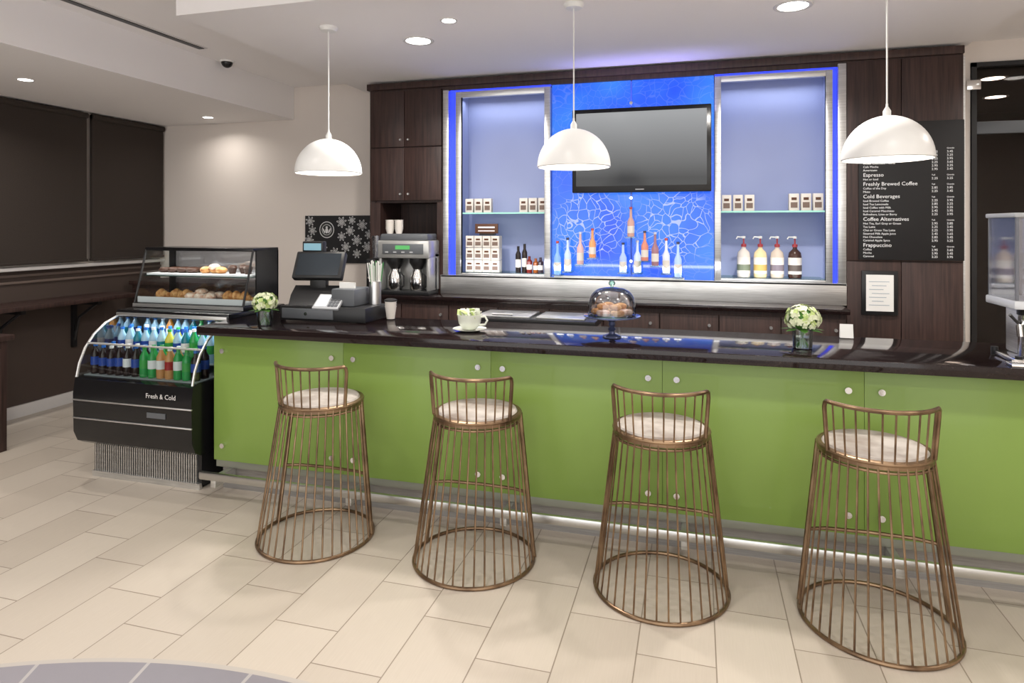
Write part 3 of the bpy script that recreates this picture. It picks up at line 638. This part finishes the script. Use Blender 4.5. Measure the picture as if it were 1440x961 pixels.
b.torus((cx,cy,z+.150),.024,.017,pastry,20,8)
for i in range(4):
    a=2*pi*i/4+.5; b.ell((cx+.055*math.cos(a),cy+.055*math.sin(a),z+.18),(.036,.03,.02),pastry)
b.build()
b=MB('name_card'); b.prism([(4.14,1.101),(4.17,1.101),(4.157,1.18)],.80,.87,whitep); b.build()
# drink dispenser at right
b=MB('beverage_dispenser')
x0,x1,y0,y1=1.42,1.755,3.54,3.86
b.box(x0+.02,x1-.02,y0+.02,y1-.02,1.101,1.125,chrome,.006)
for x in (x0+.03,x1-.03):
    for y in (y0+.03,y1-.03): b.cyl(x,y,1.101,1.14,.016,blackp)
b.box(x0+.08,x1-.02,y0+.08,y1-.02,1.125,1.36,steel,.01)
b.lathe([(0,0),(.055,0),(.055,.2),(0,.2)],x0+.10,y0+.07,chrome,28,1.13)
b.lathe([(0,.2),(.06,.2),(.06,.23),(0,.23)],x0+.10,y0+.07,blackp,28,1.13)
b.box(x0,x1,y0,y1,1.36,1.40,M('disp_band',srgb(205,208,212),.3),.008)
dsp=glassm('dispenser_acrylic',(.88,.88,.92),.35,.06,.5)
for (a0,a1,c0,c1) in ((x0+.01,x0+.015,y0+.01,y1-.01),(x1-.015,x1-.01,y0+.01,y1-.01),(x0+.01,x1-.01,y0+.01,y0+.015),(x0+.01,x1-.01,y1-.015,y1-.01),(x0+.155,x0+.16,y0+.01,y1-.01)):
    b.box(a0,a1,c0,c1,1.40,1.79,dsp)
for x in (x0+.01,x1-.022):
    for y in (y0+.01,y1-.022): b.box(x,x+.012,y,y+.012,1.40,1.79,midgrey)
b.box(x0,x1,y0,y1,1.79,1.812,midgrey,.006); b.box(x0+.02,x1-.02,y0+.02,y1-.02,1.56,1.566,acryl)
b.tube([(x0+.04,y0+.03,1.30),(x0+.01,y0-.02,1.29),(x0+.01,y0-.03,1.24)],.012,chrome); b.tube([(x0+.01,y0-.01,1.30),(x0-.03,y0-.03,1.34)],.007,blackp)
b.tube([(x0-.02,y0-.02,1.125),(x0+.1,y0-.04,1.125),(x0+.3,y0-.04,1.125)],.008,chrome); b.box(x0-.03,x0+.3,y0-.05,y0+.02,1.101,1.117,chrome,.004)
b.build()
# ---------------------------------------------------------------- glass door at right
b=MB('door_1')
b.box(2.145,2.18,6.08,6.24,0,3.075,blackp); b.box(2.145,3.69,6.08,6.24,3.04,3.075,blackp)
b.box(2.18,3.68,6.15,6.165,.02,3.04,glassm('door_glass',(.62,.56,.52),.05,.03,.25))
b.box(2.18,3.68,6.12,6.19,2.50,2.60,greym,.004); b.box(2.18,3.68,6.12,6.19,0,.2,greym,.004)
b.box(2.10,2.20,6.05,6.08,2.85,2.93,chrome,.006)
b.tube([(3.2,6.08,.9),(3.2,6.08,1.5)],.015,chrome)
b.build()
# ---------------------------------------------------------------- camera
cd=bpy.data.cameras.new('Camera'); co=bpy.data.objects.new('Camera',cd); bpy.context.collection.objects.link(co)
co.location=(0,0,1.75); co.rotation_euler=(pi/2,0,math.atan(260/912)); cd.sensor_width=36; cd.lens=22.8; cd.shift_y=-162.5/1440; cd.clip_start=.05
sc.camera=co
